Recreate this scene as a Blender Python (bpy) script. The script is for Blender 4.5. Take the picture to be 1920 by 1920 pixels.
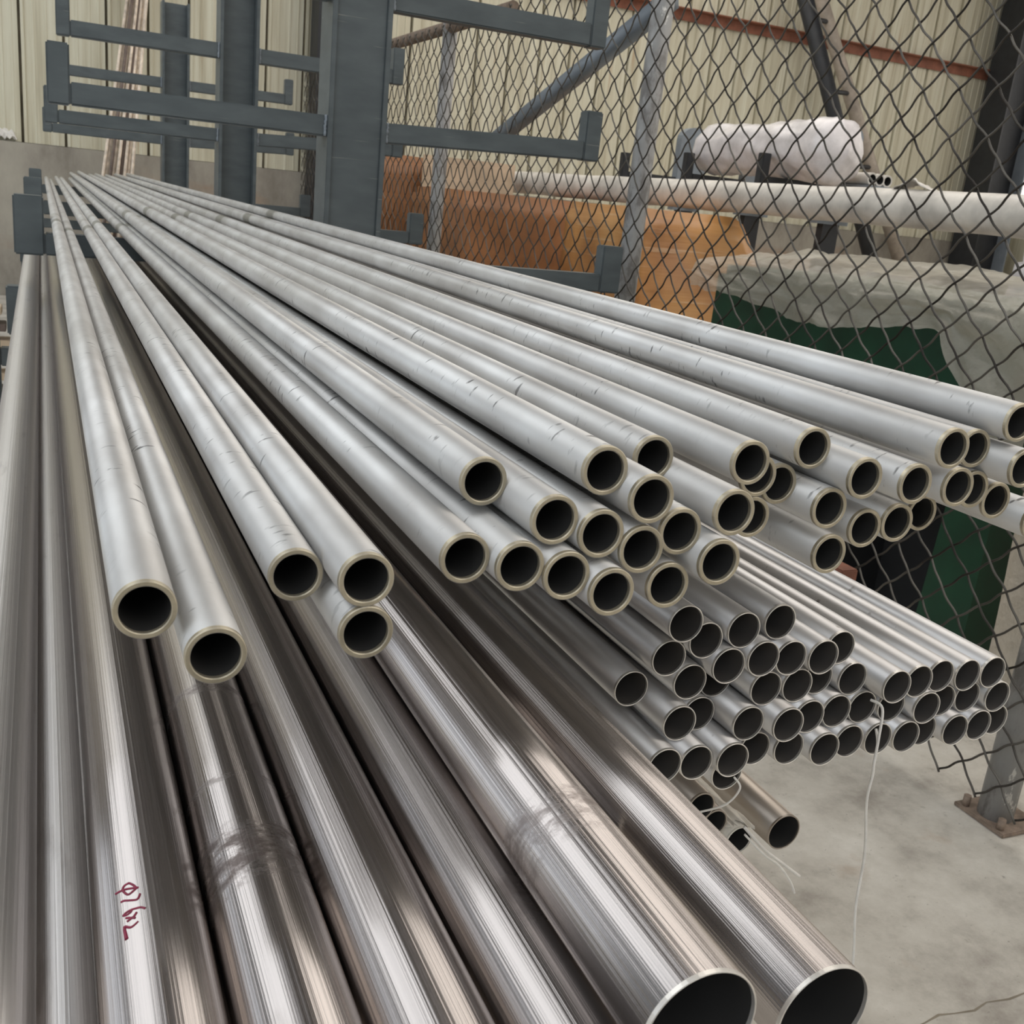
import bpy, bmesh, math, random
from mathutils import Vector, Matrix, noise
random.seed(7)
for o in list(bpy.data.objects): bpy.data.objects.remove(o, do_unlink=True)
scn = bpy.context.scene
COL = scn.collection
H = 1.765                                   # camera height above the floor

# ------------------------------------------------------------ camera
cam_data = bpy.data.cameras.new('camera')
cam_data.sensor_width = 36.0; cam_data.lens = 36.0
cam_data.clip_start = 0.02; cam_data.clip_end = 200
cam = bpy.data.objects.new('camera', cam_data); COL.objects.link(cam)
right = Vector((0.91171065, -0.39861189, 0.09945982))
up = Vector((0.02968514, 0.30537724, 0.95176863))
back = Vector((-0.40975906, -0.86478512, 0.29024854))
M = Matrix.Identity(4)
for i in range(3):
    M[i][0] = right[i]; M[i][1] = up[i]; M[i][2] = back[i]
M[2][3] = H
cam.matrix_world = M
scn.camera = cam
cam_data.dof.use_dof = True
cam_data.dof.focus_distance = 1.15
cam_data.dof.aperture_fstop = 22.0

# ------------------------------------------------------------ light and exposure
scn.view_settings.view_transform = 'Standard'
scn.view_settings.look = 'None'
scn.view_settings.gamma = 1.0
scn.view_settings.use_curve_mapping = False
scn.view_settings.exposure = -0.62
world = bpy.data.worlds.new('overcast_sky'); scn.world = world
world.use_nodes = True
world.node_tree.nodes['Background'].inputs[0].default_value = (0.86, 0.93, 1.0, 1)
world.node_tree.nodes['Background'].inputs[1].default_value = 0.4
SKY_LEFT = ((0.90, 0.95, 1.0), 2.8)        # daylight through the roof glazing, left bay
SKY_RIGHT = ((1.0, 0.955, 0.90), 2.6)      # right bay, warmer weathered glazing
SKY_SIDE = ((0.80, 0.89, 1.0), 2.0)
SKY_RIGHT2 = ((1.0, 0.94, 0.87), 2.0)

# ------------------------------------------------------------ materials
def new_mat(name):
    m = bpy.data.materials.new(name); m.use_nodes = True
    nt = m.node_tree; b = nt.nodes['Principled BSDF']
    return m, nt, b
def N(nt, t, **kw):
    n = nt.nodes.new(t)
    for k, v in kw.items():
        if k == 'op': n.operation = v
        elif k.startswith('i'): n.inputs[int(k[1:])].default_value = v
        else: setattr(n, k, v)
    return n
def L(nt, a, b): nt.links.new(a, b)
def coords(nt, scale=(1, 1, 1), kind='Object', rnd=False):
    t = N(nt, 'ShaderNodeTexCoord'); m = N(nt, 'ShaderNodeMapping')
    m.inputs['Scale'].default_value = scale
    L(nt, t.outputs[kind], m.inputs['Vector'])
    if rnd:
        oi = N(nt, 'ShaderNodeObjectInfo'); ml = N(nt, 'ShaderNodeMath', op='MULTIPLY'); ml.inputs[1].default_value = 37.0
        cb = N(nt, 'ShaderNodeCombineXYZ'); L(nt, oi.outputs['Random'], ml.inputs[0])
        L(nt, ml.outputs[0], cb.inputs[1]); L(nt, ml.outputs[0], cb.inputs[0])
        L(nt, cb.outputs[0], m.inputs['Location'])
    return m.outputs[0]
def noise_tex(nt, vec, scale, detail=3.0, rough=0.5):
    n = N(nt, 'ShaderNodeTexNoise'); n.inputs['Scale'].default_value = scale
    n.inputs['Detail'].default_value = detail; n.inputs['Roughness'].default_value = rough
    L(nt, vec, n.inputs['Vector']); return n.outputs['Fac']
def ramp(nt, fac, stops):
    r = N(nt, 'ShaderNodeValToRGB'); cr = r.color_ramp
    while len(cr.elements) < len(stops): cr.elements.new(0.5)
    for e, (p, c) in zip(cr.elements, stops):
        e.position = p; e.color = (*c, 1) if len(c) == 3 else c
    L(nt, fac, r.inputs[0]); return r.outputs[0]
def mixc(nt, fac, a, b, mode='MIX'):
    m = N(nt, 'ShaderNodeMix', data_type='RGBA', blend_type=mode)
    for s, v in ((0, fac), (6, a), (7, b)):
        if isinstance(v, (int, float)): m.inputs[s].default_value = v
        elif isinstance(v, tuple): m.inputs[s].default_value = (*v, 1) if len(v) == 3 else v
        else: L(nt, v, m.inputs[s])
    return m.outputs[2]
def bump(nt, b, h, strength=0.2, dist=0.01):
    n = N(nt, 'ShaderNodeBump'); n.inputs['Strength'].default_value = strength; n.inputs['Distance'].default_value = dist
    L(nt, h, n.inputs['Height']); L(nt, n.outputs[0], b.inputs['Normal'])
W = (1, 1, 1); K = (0, 0, 0)

def mat_pickled():
    # dull pickled tube: pale grey, fine dark tick marks across, soft dirt
    m, nt, b = new_mat('pickled_steel')
    v = coords(nt, (45, 110, 45), rnd=True)
    ticks = ramp(nt, noise_tex(nt, v, 1.0, 2.5, 0.55), [(0.63, K), (0.70, W)])
    v2 = coords(nt, (16, 4, 16), rnd=True)
    area = ramp(nt, noise_tex(nt, v2, 1.0, 2.0), [(0.42, K), (0.62, W)])
    mk = N(nt, 'ShaderNodeMath', op='MULTIPLY'); L(nt, ticks, mk.inputs[0]); L(nt, area, mk.inputs[1])
    v3 = coords(nt, (20, 7, 20), rnd=True)
    tone = ramp(nt, noise_tex(nt, v3, 1.0, 4.0), [(0.3, (0.48, 0.465, 0.445)), (0.7, (0.66, 0.655, 0.64))])
    # dark rings painting in the rack arm's reflection, about four metres back
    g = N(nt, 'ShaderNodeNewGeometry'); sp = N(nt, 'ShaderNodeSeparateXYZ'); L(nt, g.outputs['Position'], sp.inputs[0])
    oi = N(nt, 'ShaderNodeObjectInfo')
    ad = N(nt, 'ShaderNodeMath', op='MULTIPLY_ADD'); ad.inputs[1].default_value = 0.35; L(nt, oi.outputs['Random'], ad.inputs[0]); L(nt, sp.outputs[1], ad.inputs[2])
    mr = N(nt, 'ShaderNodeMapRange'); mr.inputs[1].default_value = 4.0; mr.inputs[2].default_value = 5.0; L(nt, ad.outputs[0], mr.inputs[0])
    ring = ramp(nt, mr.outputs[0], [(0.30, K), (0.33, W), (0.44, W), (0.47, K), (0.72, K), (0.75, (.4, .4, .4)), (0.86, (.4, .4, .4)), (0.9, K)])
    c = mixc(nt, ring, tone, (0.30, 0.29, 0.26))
    c = mixc(nt, mk.outputs[0], c, (0.17, 0.165, 0.16))
    L(nt, c, b.inputs['Base Color'])
    b.inputs['Metallic'].default_value = 0.52
    b.inputs['Roughness'].default_value = 0.46
    return m
def mat_lpipe():
    m, nt, b = new_mat('thin_tube_steel')
    v = coords(nt, (30, 5, 30), rnd=True)
    c = ramp(nt, noise_tex(nt, v, 1.0, 4.0), [(0.3, (0.50, 0.48, 0.46)), (0.7, (0.66, 0.65, 0.645))])
    v2 = coords(nt, (40, 40, 40), rnd=True)
    sp = ramp(nt, noise_tex(nt, v2, 1.0, 2.0), [(0.72, K), (0.78, W)])
    c = mixc(nt, sp, c, (0.25, 0.23, 0.21))
    L(nt, c, b.inputs['Base Color'])
    b.inputs['Metallic'].default_value = 0.72; b.inputs['Roughness'].default_value = 0.38
    return m
def mat_bigpipe(name, smear=None, tint=(0.47, 0.43, 0.41), rough=0.25):
    # polished welded tube: fine drawn lines along its length
    m, nt, b = new_mat(name)
    v = coords(nt, (420, 0.25, 420), rnd=True)
    lines = noise_tex(nt, v, 1.0, 3.0, 0.6)
    v2 = coords(nt, (90, 0.12, 90), rnd=True)
    bands = noise_tex(nt, v2, 1.0, 2.0)
    s = N(nt, 'ShaderNodeMath', op='ADD'); L(nt, lines, s.inputs[0]); L(nt, bands, s.inputs[1])
    base = ramp(nt, bands, [(0.3, tuple(x * 0.86 for x in tint)), (0.7, tint)])
    v3 = coords(nt, (30, 6, 30), rnd=True)
    dirt = ramp(nt, noise_tex(nt, v3, 1.0, 5.0, 0.6), [(0.60, K), (0.78, (.5, .5, .5))])
    c = mixc(nt, dirt, base, (0.22, 0.19, 0.17))
    if smear:
        t = N(nt, 'ShaderNodeTexCoord'); sx = N(nt, 'ShaderNodeSeparateXYZ'); L(nt, t.outputs['Object'], sx.inputs[0])
        acc = None
        nz = noise_tex(nt, coords(nt, (55, 55, 55)), 1.0, 4.0, 0.65)
        for (y0, half, st) in smear:
            d = N(nt, 'ShaderNodeMath', op='SUBTRACT'); L(nt, sx.outputs[1], d.inputs[0]); d.inputs[1].default_value = y0
            a = N(nt, 'ShaderNodeMath', op='ABSOLUTE'); L(nt, d.outputs[0], a.inputs[0])
            q = N(nt, 'ShaderNodeMath', op='MULTIPLY_ADD'); q.inputs[1].default_value = half; L(nt, nz, q.inputs[0]); q.inputs[2].default_value = -half * 0.5
            w = N(nt, 'ShaderNodeMath', op='ADD'); L(nt, a.outputs[0], w.inputs[0]); L(nt, q.outputs[0], w.inputs[1])
            r = N(nt, 'ShaderNodeMapRange'); r.inputs[1].default_value = half; r.inputs[2].default_value = half * 0.6; r.inputs[4].default_value = st
            L(nt, w.outputs[0], r.inputs[0])
            if acc is None: acc = r.outputs[0]
            else:
                mx = N(nt, 'ShaderNodeMath', op='MAXIMUM'); L(nt, acc, mx.inputs[0]); L(nt, r.outputs[0], mx.inputs[1]); acc = mx.outputs[0]
        bl = ramp(nt, noise_tex(nt, coords(nt, (40, 70, 40)), 1.0, 5.0, 0.7), [(0.42, K), (0.60, W)])
        am = N(nt, 'ShaderNodeMath', op='MULTIPLY'); L(nt, acc, am.inputs[0]); L(nt, bl, am.inputs[1]); acc = am.outputs[0]
        c = mixc(nt, acc, c, (0.16, 0.13, 0.12))
        rr = N(nt, 'ShaderNodeMath', op='MULTIPLY_ADD'); rr.inputs[1].default_value = 0.35; rr.inputs[2].default_value = 0.22; L(nt, acc, rr.inputs[0])
        L(nt, rr.outputs[0], b.inputs['Roughness'])
    else:
        b.inputs['Roughness'].default_value = rough
    L(nt, c, b.inputs['Base Color'])
    b.inputs['Metallic'].default_value = 1.0
    bump(nt, b, s.outputs[0], 0.30, 0.0014)
    return m
def mat_plain(name, col, rough=0.6, metal=0.0, var=0.15, scale=8.0, bmp=0.0, stretch=(1, 1, 1), spec=None):
    m, nt, b = new_mat(name)
    v = coords(nt, stretch, rnd=True)
    f = noise_tex(nt, v, scale, 4.0, 0.6)
    c = ramp(nt, f, [(0.3, tuple(x * (1 - var) for x in col)), (0.7, tuple(min(1, x * (1 + var)) for x in col))])
    L(nt, c, b.inputs['Base Color']); b.inputs['Roughness'].default_value = rough; b.inputs['Metallic'].default_value = metal
    if spec is not None: b.inputs['Specular IOR Level'].default_value = spec
    if bmp: bump(nt, b, f, bmp, 0.01)
    return m
def mat_floor():
    m, nt, b = new_mat('concrete_floor')
    v = coords(nt)
    a = noise_tex(nt, v, 2.6, 8.0, 0.70); f = noise_tex(nt, v, 22.0, 5.0, 0.7); g = noise_tex(nt, v, 5.5, 4.0, 0.6)
    c = ramp(nt, a, [(0.33, (0.30, 0.27, 0.23)), (0.50, (0.49, 0.455, 0.395)), (0.68, (0.62, 0.585, 0.52))])
    c = mixc(nt, ramp(nt, f, [(0.28, (.6, .6, .6)), (0.38, K)]), c, (0.27, 0.24, 0.20))
    c = mixc(nt, ramp(nt, noise_tex(nt, coords(nt, (1, 1.6, 1)), 60.0, 3.0, 0.6), [(0.27, (.7, .7, .7)), (0.33, K)]), c, (0.20, 0.18, 0.155))
    c = mixc(nt, ramp(nt, g, [(0.62, K), (0.78, (.55, .55, .55))]), c, (0.36, 0.26, 0.18))
    L(nt, c, b.inputs['Base Color']); b.inputs['Roughness'].default_value = 0.78
    bump(nt, b, f, 0.15, 0.01)
    return m
def noise_color(nt, vec, scale):
    n = N(nt, 'ShaderNodeTexNoise'); n.inputs['Scale'].default_value = scale; L(nt, vec, n.inputs['Vector']); return n.outputs['Color']
def mat_wallpanel():
    m, nt, b = new_mat('cream_cladding')
    v = coords(nt, (9, 9, 0.35), rnd=True)
    st = noise_tex(nt, v, 1.0, 4.0, 0.6)
    c = ramp(nt, st, [(0.28, (0.46, 0.42, 0.30)), (0.45, (0.62, 0.58, 0.44)), (0.7, (0.74, 0.72, 0.58))])
    v2 = coords(nt, (14, 14, 0.8), rnd=True)
    rust = ramp(nt, noise_tex(nt, v2, 1.0, 3.0), [(0.66, K), (0.80, (.7, .7, .7))])
    c = mixc(nt, rust, c, (0.42, 0.25, 0.12))
    L(nt, c, b.inputs['Base Color']); b.inputs['Roughness'].default_value = 0.55
    return m
def mat_concrete_wall():
    m, nt, b = new_mat('stained_render')
    v = coords(nt, (1, 1, 0.5)); a = noise_tex(nt, v, 1.4, 6.0, 0.65); r = noise_tex(nt, coords(nt, (0.5, 1, 1.6)), 1.3, 4.0)
    c = ramp(nt, a, [(0.3, (0.20, 0.18, 0.15)), (0.5, (0.36, 0.33, 0.28)), (0.72, (0.47, 0.44, 0.37))])
    c = mixc(nt, ramp(nt, r, [(0.55, K), (0.75, (.7, .7, .7))]), c, (0.36, 0.21, 0.12))
    L(nt, c, b.inputs['Base Color']); b.inputs['Roughness'].default_value = 0.9
    return m
def mat_rackpaint():
    m, nt, b = new_mat('blue_grey_paint')
    v = coords(nt, (3, 3, 9), rnd=True)
    scr = ramp(nt, noise_tex(nt, coords(nt, (3, 30, 120), rnd=True), 1.0, 3.0), [(0.70, K), (0.76, (.6, .6, .6))])
    c = ramp(nt, noise_tex(nt, v, 2.0, 3.0), [(0.3, (0.080, 0.096, 0.102)), (0.7, (0.112, 0.132, 0.138))])
    c = mixc(nt, scr, c, (0.42, 0.41, 0.36))
    L(nt, c, b.inputs['Base Color']); b.inputs['Roughness'].default_value = 0.42
    return m
def mat_peeling():
    m, nt, b = new_mat('peeling_grey_paint')
    v = coords(nt, (9, 9, 3.5), rnd=True)
    f = noise_tex(nt, v, 1.4, 6.0, 0.7)
    c = ramp(nt, f, [(0.40, (0.20, 0.19, 0.18)), (0.50, (0.34, 0.335, 0.325)), (0.64, (0.36, 0.36, 0.35)), (0.67, (0.75, 0.74, 0.70))])
    L(nt, c, b.inputs['Base Color']); b.inputs['Roughness'].default_value = 0.6; b.inputs['Metallic'].default_value = 0.2
    return m
def mat_wire():
    m, nt, b = new_mat('galvanised_wire')
    f = noise_tex(nt, coords(nt, (1, 1, 1), rnd=True), 3.0, 4.0)
    c = ramp(nt, f, [(0.38, (0.03, 0.025, 0.021)), (0.66, (0.15, 0.138, 0.12))])
    L(nt, c, b.inputs['Base Color']); b.inputs['Roughness'].default_value = 0.5; b.inputs['Metallic'].default_value = 0.6
    return m
def mat_stretchwrap():
    m, nt, b = new_mat('orange_stretch_wrap')
    v = coords(nt, (0.8, 0.8, 26)); f = noise_tex(nt, v, 1.0, 4.0, 0.6); g = noise_tex(nt, coords(nt, (2, 2, 2)), 1.0, 3.0)
    c = ramp(nt, g, [(0.3, (0.33, 0.135, 0.04)), (0.6, (0.60, 0.30, 0.10)), (0.8, (0.68, 0.38, 0.15))])
    c = mixc(nt, ramp(nt, f, [(0.62, K), (0.74, (.55, .55, .55))]), c, (0.80, 0.62, 0.42))
    L(nt, c, b.inputs['Base Color']); b.inputs['Roughness'].default_value = 0.38
    b.inputs['Coat Weight'].default_value = 0.6; b.inputs['Coat Roughness'].default_value = 0.2
    bump(nt, b, f, 0.35, 0.02)
    return m
def mat_sheet(name, col, clear=0.3, rough=0.32):
    m, nt, b = new_mat(name)
    f = noise_tex(nt, coords(nt), 3.5, 5.0, 0.6)
    c = ramp(nt, f, [(0.3, tuple(x * 0.8 for x in col)), (0.7, col)])
    L(nt, c, b.inputs['Base Color']); b.inputs['Roughness'].default_value = rough
    b.inputs['Coat Weight'].default_value = 0.3; b.inputs['Coat Roughness'].default_value = 0.15
    bump(nt, b, noise_tex(nt, coords(nt), 7.0, 4.0, 0.6), 0.8, 0.05)
    tr = N(nt, 'ShaderNodeBsdfTransparent'); tl = N(nt, 'ShaderNodeBsdfTranslucent'); L(nt, c, tl.inputs[0])
    m1 = N(nt, 'ShaderNodeMixShader'); m1.inputs[0].default_value = 0.3; L(nt, b.outputs[0], m1.inputs[1]); L(nt, tl.outputs[0], m1.inputs[2])
    m2 = N(nt, 'ShaderNodeMixShader'); m2.inputs[0].default_value = clear; L(nt, m1.outputs[0], m2.inputs[1]); L(nt, tr.outputs[0], m2.inputs[2])
    L(nt, m2.outputs[0], nt.nodes['Material Output'].inputs[0])
    return m
def mat_glow(name, col, s):
    m, nt, b = new_mat(name)
    b.inputs['Base Color'].default_value = (0.6, 0.6, 0.6, 1)
    b.inputs['Emission Color'].default_value = (*col, 1); b.inputs['Emission Strength'].default_value = s
    return m

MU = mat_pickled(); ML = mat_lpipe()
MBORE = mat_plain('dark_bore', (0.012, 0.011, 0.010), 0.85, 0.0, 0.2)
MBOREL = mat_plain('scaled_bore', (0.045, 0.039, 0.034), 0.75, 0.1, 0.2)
MRIM = mat_plain('sawn_rim', (0.52, 0.46, 0.34), 0.42, 0.7, 0.18, 60)
MRIML = mat_plain('bright_sawn_rim', (0.78, 0.74, 0.68), 0.35, 0.6, 0.1, 60)
MRACK = mat_rackpaint(); MWALL = mat_wallpanel(); MCONC = mat_concrete_wall(); MFLOOR = mat_floor()
MPEEL = mat_peeling(); MWIRE = mat_wire(); MORANGE = mat_stretchwrap()
MDARK = mat_plain('dark_column_paint', (0.022, 0.024, 0.028), 0.55, 0.0, 0.2)
MRUST = mat_plain('rust_primer', (0.26, 0.10, 0.06), 0.75, 0.0, 0.35, 5)
MROOF = mat_plain('roof_sheet', (0.085, 0.073, 0.066), 0.7, 0.0, 0.12, 1)
MGREEN = mat_plain('green_machine_paint', (0.006, 0.045, 0.021), 0.4, 0.0, 0.3, 4)
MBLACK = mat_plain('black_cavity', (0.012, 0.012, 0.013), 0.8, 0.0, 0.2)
MWHITEP = mat_plain('white_wrap', (0.62, 0.585, 0.53), 0.45, 0.0, 0.25, 4, 0.5)
MFILM = mat_plain('pale_film', (0.70, 0.665, 0.665), 0.25, 0.0, 0.18, 6, 0.8)
MBOARD = mat_plain('pale_board', (0.60, 0.47, 0.33), 0.7, 0.0, 0.2, 4)
MROD = mat_plain('tan_rod', (0.78, 0.66, 0.54), 0.5, 0.1, 0.3, 14)
MRODD = mat_plain('dark_rod', (0.16, 0.12, 0.10), 0.6, 0.1, 0.3, 14)
MSTRING = mat_plain('white_string', (0.78, 0.75, 0.70), 0.8, 0.0, 0.1, 40)
MINK = mat_plain('red_marker_ink', (0.22, 0.012, 0.045), 0.5, 0.0, 0.25, 200)
MTAPE = mat_plain('pale_tape', (0.80, 0.75, 0.66), 0.55, 0.0, 0.15, 30)
MTAN = mat_plain('tan_paint', (0.42, 0.36, 0.30), 0.6, 0.0, 0.25, 6)
MSEAM = mat_plain('dark_seam', (0.20, 0.17, 0.125), 0.8, 0.0, 0.4, 3)
MSLATE = mat_plain('slate_paint', (0.22, 0.25, 0.28), 0.5, 0.0, 0.15, 4)
MPLATE = mat_plain('rusty_plate', (0.22, 0.165, 0.125), 0.75, 0.2, 0.4, 25)

# ------------------------------------------------------------ mesh helpers
def link(name, me, mat=None, parent=None, label=None, cat=None, group=None, kind=None, loc=None):
    o = bpy.data.objects.new(name, me); COL.objects.link(o)
    if mat is not None and me is not None and len(me.materials) == 0: me.materials.append(mat)
    if parent is not None: o.parent = parent
    if loc is not None: o.location = loc
    if label: o['label'] = label
    if cat: o['category'] = cat
    if group: o['group'] = group
    if kind: o['kind'] = kind
    return o
def empty(name, loc, label=None, cat=None, group=None, kind=None):
    return link(name, None, None, None, label, cat, group, kind, loc)
def mesh(name, verts, faces, smooth=False):
    me = bpy.data.meshes.new(name); me.from_pydata(verts, [], faces); me.update()
    bm = bmesh.new(); bm.from_mesh(me); bmesh.ops.recalc_face_normals(bm, faces=bm.faces[:]); bm.to_mesh(me); bm.free()
    if smooth:
        for p in me.polygons: p.use_smooth = True
    return me
def box_data(x0, x1, y0, y1, z0, z1, off=0):
    v = [(x0, y0, z0), (x1, y0, z0), (x1, y1, z0), (x0, y1, z0), (x0, y0, z1), (x1, y0, z1), (x1, y1, z1), (x0, y1, z1)]
    f = [(0, 3, 2, 1), (4, 5, 6, 7), (0, 1, 5, 4), (1, 2, 6, 5), (2, 3, 7, 6), (3, 0, 4, 7)]
    return v, [tuple(i + off for i in q) for q in f]
def boxes(name, lst, bevel=0.0):
    V = []; F = []
    for b in lst:
        v, f = box_data(*b, off=len(V)); V += v; F += f
    me = mesh(name, V, F)
    if bevel:
        bm = bmesh.new(); bm.from_mesh(me)
        bmesh.ops.bevel(bm, geom=bm.edges[:], offset=bevel, segments=2, affect='EDGES', clamp_overlap=True)
        bm.to_mesh(me); bm.free()
    return me
def sweep(pts, rad, sides=8, cap=True, name='tube', smooth=True):
    pts = [Vector(p) for p in pts]; n = len(pts); V = []; F = []
    ref = None
    for i, p in enumerate(pts):
        d = (pts[min(i + 1, n - 1)] - pts[max(i - 1, 0)]).normalized()
        if ref is None: ref = d.orthogonal().normalized()
        ref = (ref - d * ref.dot(d)).normalized(); bi = d.cross(ref)
        r = rad[i] if isinstance(rad, (list, tuple)) else rad
        for k in range(sides):
            a = 2 * math.pi * k / sides
            V.append(p + (ref * math.cos(a) + bi * math.sin(a)) * r)
    for i in range(n - 1):
        for k in range(sides):
            k2 = (k + 1) % sides
            F.append((i * sides + k, i * sides + k2, (i + 1) * sides + k2, (i + 1) * sides + k))
    if cap:
        F.append(tuple(range(sides))[::-1]); F.append(tuple((n - 1) * sides + k for k in range(sides)))
    me = mesh(name, [tuple(v) for v in V], F)
    if smooth:
        for q in me.polygons: q.use_smooth = len(q.vertices) == 4
    return me
def smooth_path(pts, sub=5):
    P = [Vector(p) for p in pts]; out = []
    for i in range(len(P) - 1):
        p0 = P[max(i - 1, 0)]; p1 = P[i]; p2 = P[i + 1]; p3 = P[min(i + 2, len(P) - 1)]
        for k in range(sub):
            t = k / sub
            out.append(0.5 * ((2 * p1) + (p2 - p0) * t + (2 * p0 - 5 * p1 + 4 * p2 - p3) * t * t + (3 * p1 - p0 - 3 * p2 + p3) * t ** 3))
    out.append(P[-1]); return out
def pipe_mesh(name, R, ri, Ln, mo, mi, segs=44, rings=8, sag=0.0):
    # open tube along +Y from the origin: outer wall, end faces, inner wall
    V = []; F = []; MI = []
    ys = [Ln * i / rings for i in range(rings + 1)]
    def ring(r, y):
        s = len(V)
        for k in range(segs):
            a = 2 * math.pi * k / segs; V.append((r * math.sin(a), y, r * math.cos(a)))
        return s
    outer = [ring(R, y) for y in ys]; inner = [ring(ri, y) for y in ys]
    for i in range(rings):
        for k in range(segs):
            j = (k + 1) % segs
            F.append((outer[i] + k, outer[i + 1] + k, outer[i + 1] + j, outer[i] + j)); MI.append(0)
            F.append((inner[i] + k, inner[i] + j, inner[i + 1] + j, inner[i + 1] + k)); MI.append(1)
    for k in range(segs):
        j = (k + 1) % segs
        F.append((outer[0] + k, outer[0] + j, inner[0] + j, inner[0] + k)); MI.append(0)
        F.append((outer[-1] + k, inner[-1] + k, inner[-1] + j, outer[-1] + j)); MI.append(0)
    me = mesh(name, V, F)
    me.materials.append(mo); me.materials.append(mi)
    for p, q in zip(me.polygons, MI):
        p.material_index = q; p.use_smooth = abs(p.normal.y) < 0.5
    return me
def rim_mesh(name, R, ri, mat, d=0.0035, c=0.0006, segs=44):
    # chamfered sawn ring set over the mouth of a tube
    prof = [(R + 0.00012, d), (R + 0.00012, c - 0.0004), (R - c, -0.0004), (ri + c, -0.0004), (ri - 0.00012, c - 0.0004), (ri - 0.00012, d)]
    V = []; F = []; n = len(prof)
    for k in range(segs):
        a = 2 * math.pi * k / segs
        for r, y in prof: V.append((r * math.sin(a), y, r * math.cos(a)))
    for k in range(segs):
        j = (k + 1) % segs
        for i in range(n - 1): F.append((k * n + i, k * n + i + 1, j * n + i + 1, j * n + i))
    me = mesh(name, V, F); me.materials.append(mat)
    for p in me.polygons: p.use_smooth = False
    return me
def grid(name, nu, nv, fn, smooth=True, thick=0.0):
    V = [tuple(fn(u / (nu - 1), v / (nv - 1))) for u in range(nu) for v in range(nv)]
    F = [(u * nv + v, (u + 1) * nv + v, (u + 1) * nv + v + 1, u * nv + v + 1) for u in range(nu - 1) for v in range(nv - 1)]
    me = mesh(name, V, F, smooth)
    if thick:
        bm = bmesh.new(); bm.from_mesh(me)
        bmesh.ops.solidify(bm, geom=bm.faces[:], thickness=thick); bm.to_mesh(me); bm.free()
        for p in me.polygons: p.use_smooth = smooth
    return me
def nz(x, y, z=0.0): return noise.noise(Vector((x, y, z)))
UP=[(0.0500,-0.2601,0.610),(0.0905,-0.2884,0.597),(0.1526,-0.2619,0.658),(0.1897,-0.2506,0.614),(0.1916,-0.2888,0.614),(0.3003,-0.2062,0.689),(0.2698,-0.2486,0.639),(0.3078,-0.2520,0.626),(0.3359,-0.2202,0.634),(0.3452,-0.2602,0.623),(0.3728,-0.2303,0.628),(0.3764,-0.1849,0.640),(0.4624,-0.1946,0.710),(0.4100,-0.2031,0.624),(0.4085,-0.2438,0.626),(0.4455,-0.2327,0.632),(0.3812,-0.2729,0.616),(0.4401,-0.2767,0.630),(0.4767,-0.2548,0.618),(0.5332,-0.1892,0.672),(0.4924,-0.2182,0.630),(0.5659,-0.2089,0.700),(0.6021,-0.2212,0.714),(0.5737,-0.2503,0.709),(0.6202,-0.1841,0.699),(0.6375,-0.2357,0.683),(0.6595,-0.2044,0.670),(0.7187,-0.2101,0.668),(0.6970,-0.2612,0.696),(0.7350,-0.2569,0.695),(0.8148,-0.2642,0.741),(0.6563,-0.2836,0.692),(0.7519,-0.1760,0.665),(0.8181,-0.1849,0.698),(0.7797,-0.2161,0.674),(0.8327,-0.2275,0.701),(0.8687,-0.2404,0.702),(0.8516,-0.1557,0.683),(0.8570,-0.1980,0.670),(0.9156,-0.2592,0.687)]
LP=[(0.6013,-0.5214,0.901),(0.6310,-0.4755,0.879),(0.6321,-0.4248,0.859),(0.6678,-0.4509,0.866),(0.6629,-0.5072,0.876),(0.6993,-0.4820,0.858),(0.7151,-0.4407,0.862),(0.7430,-0.4750,0.853),(0.7720,-0.4385,0.870),(0.7870,-0.4801,0.857),(0.7627,-0.5197,0.862),(0.8073,-0.5195,0.860),(0.8313,-0.4810,0.852),(0.8755,-0.4822,0.873),(0.8958,-0.5216,0.863),(0.8515,-0.5216,0.875),(0.9400,-0.5225,0.833),(0.9843,-0.5239,0.841),(1.0285,-0.5242,0.848),(1.0727,-0.5264,0.845),(1.1170,-0.5265,0.844),(0.7177,-0.5223,0.900),(0.7410,-0.5599,0.856),(0.6511,-0.5541,0.867),(0.6950,-0.5603,0.892),(0.7852,-0.5578,0.838),(0.8294,-0.5604,0.853),(0.8736,-0.5599,0.856),(0.9179,-0.5611,0.859),(0.9621,-0.5622,0.855),(1.0064,-0.5625,0.839),(1.0506,-0.5656,0.855),(1.0948,-0.5648,0.855),(1.1391,-0.5648,0.845),(0.6283,-0.5970,0.851),(0.6724,-0.5998,0.852),(0.7177,-0.5983,0.844),(0.7619,-0.5989,0.861),(0.8062,-0.5996,0.852),(0.8505,-0.6001,0.839),(0.8947,-0.5988,0.846),(0.9390,-0.6000,0.843),(0.9832,-0.6011,0.840),(1.0273,-0.6049,0.854),(1.0716,-0.6046,0.842),(1.1158,-0.6038,0.844),(1.1600,-0.6071,0.855),(0.7415,-0.6402,0.878)]
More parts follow.
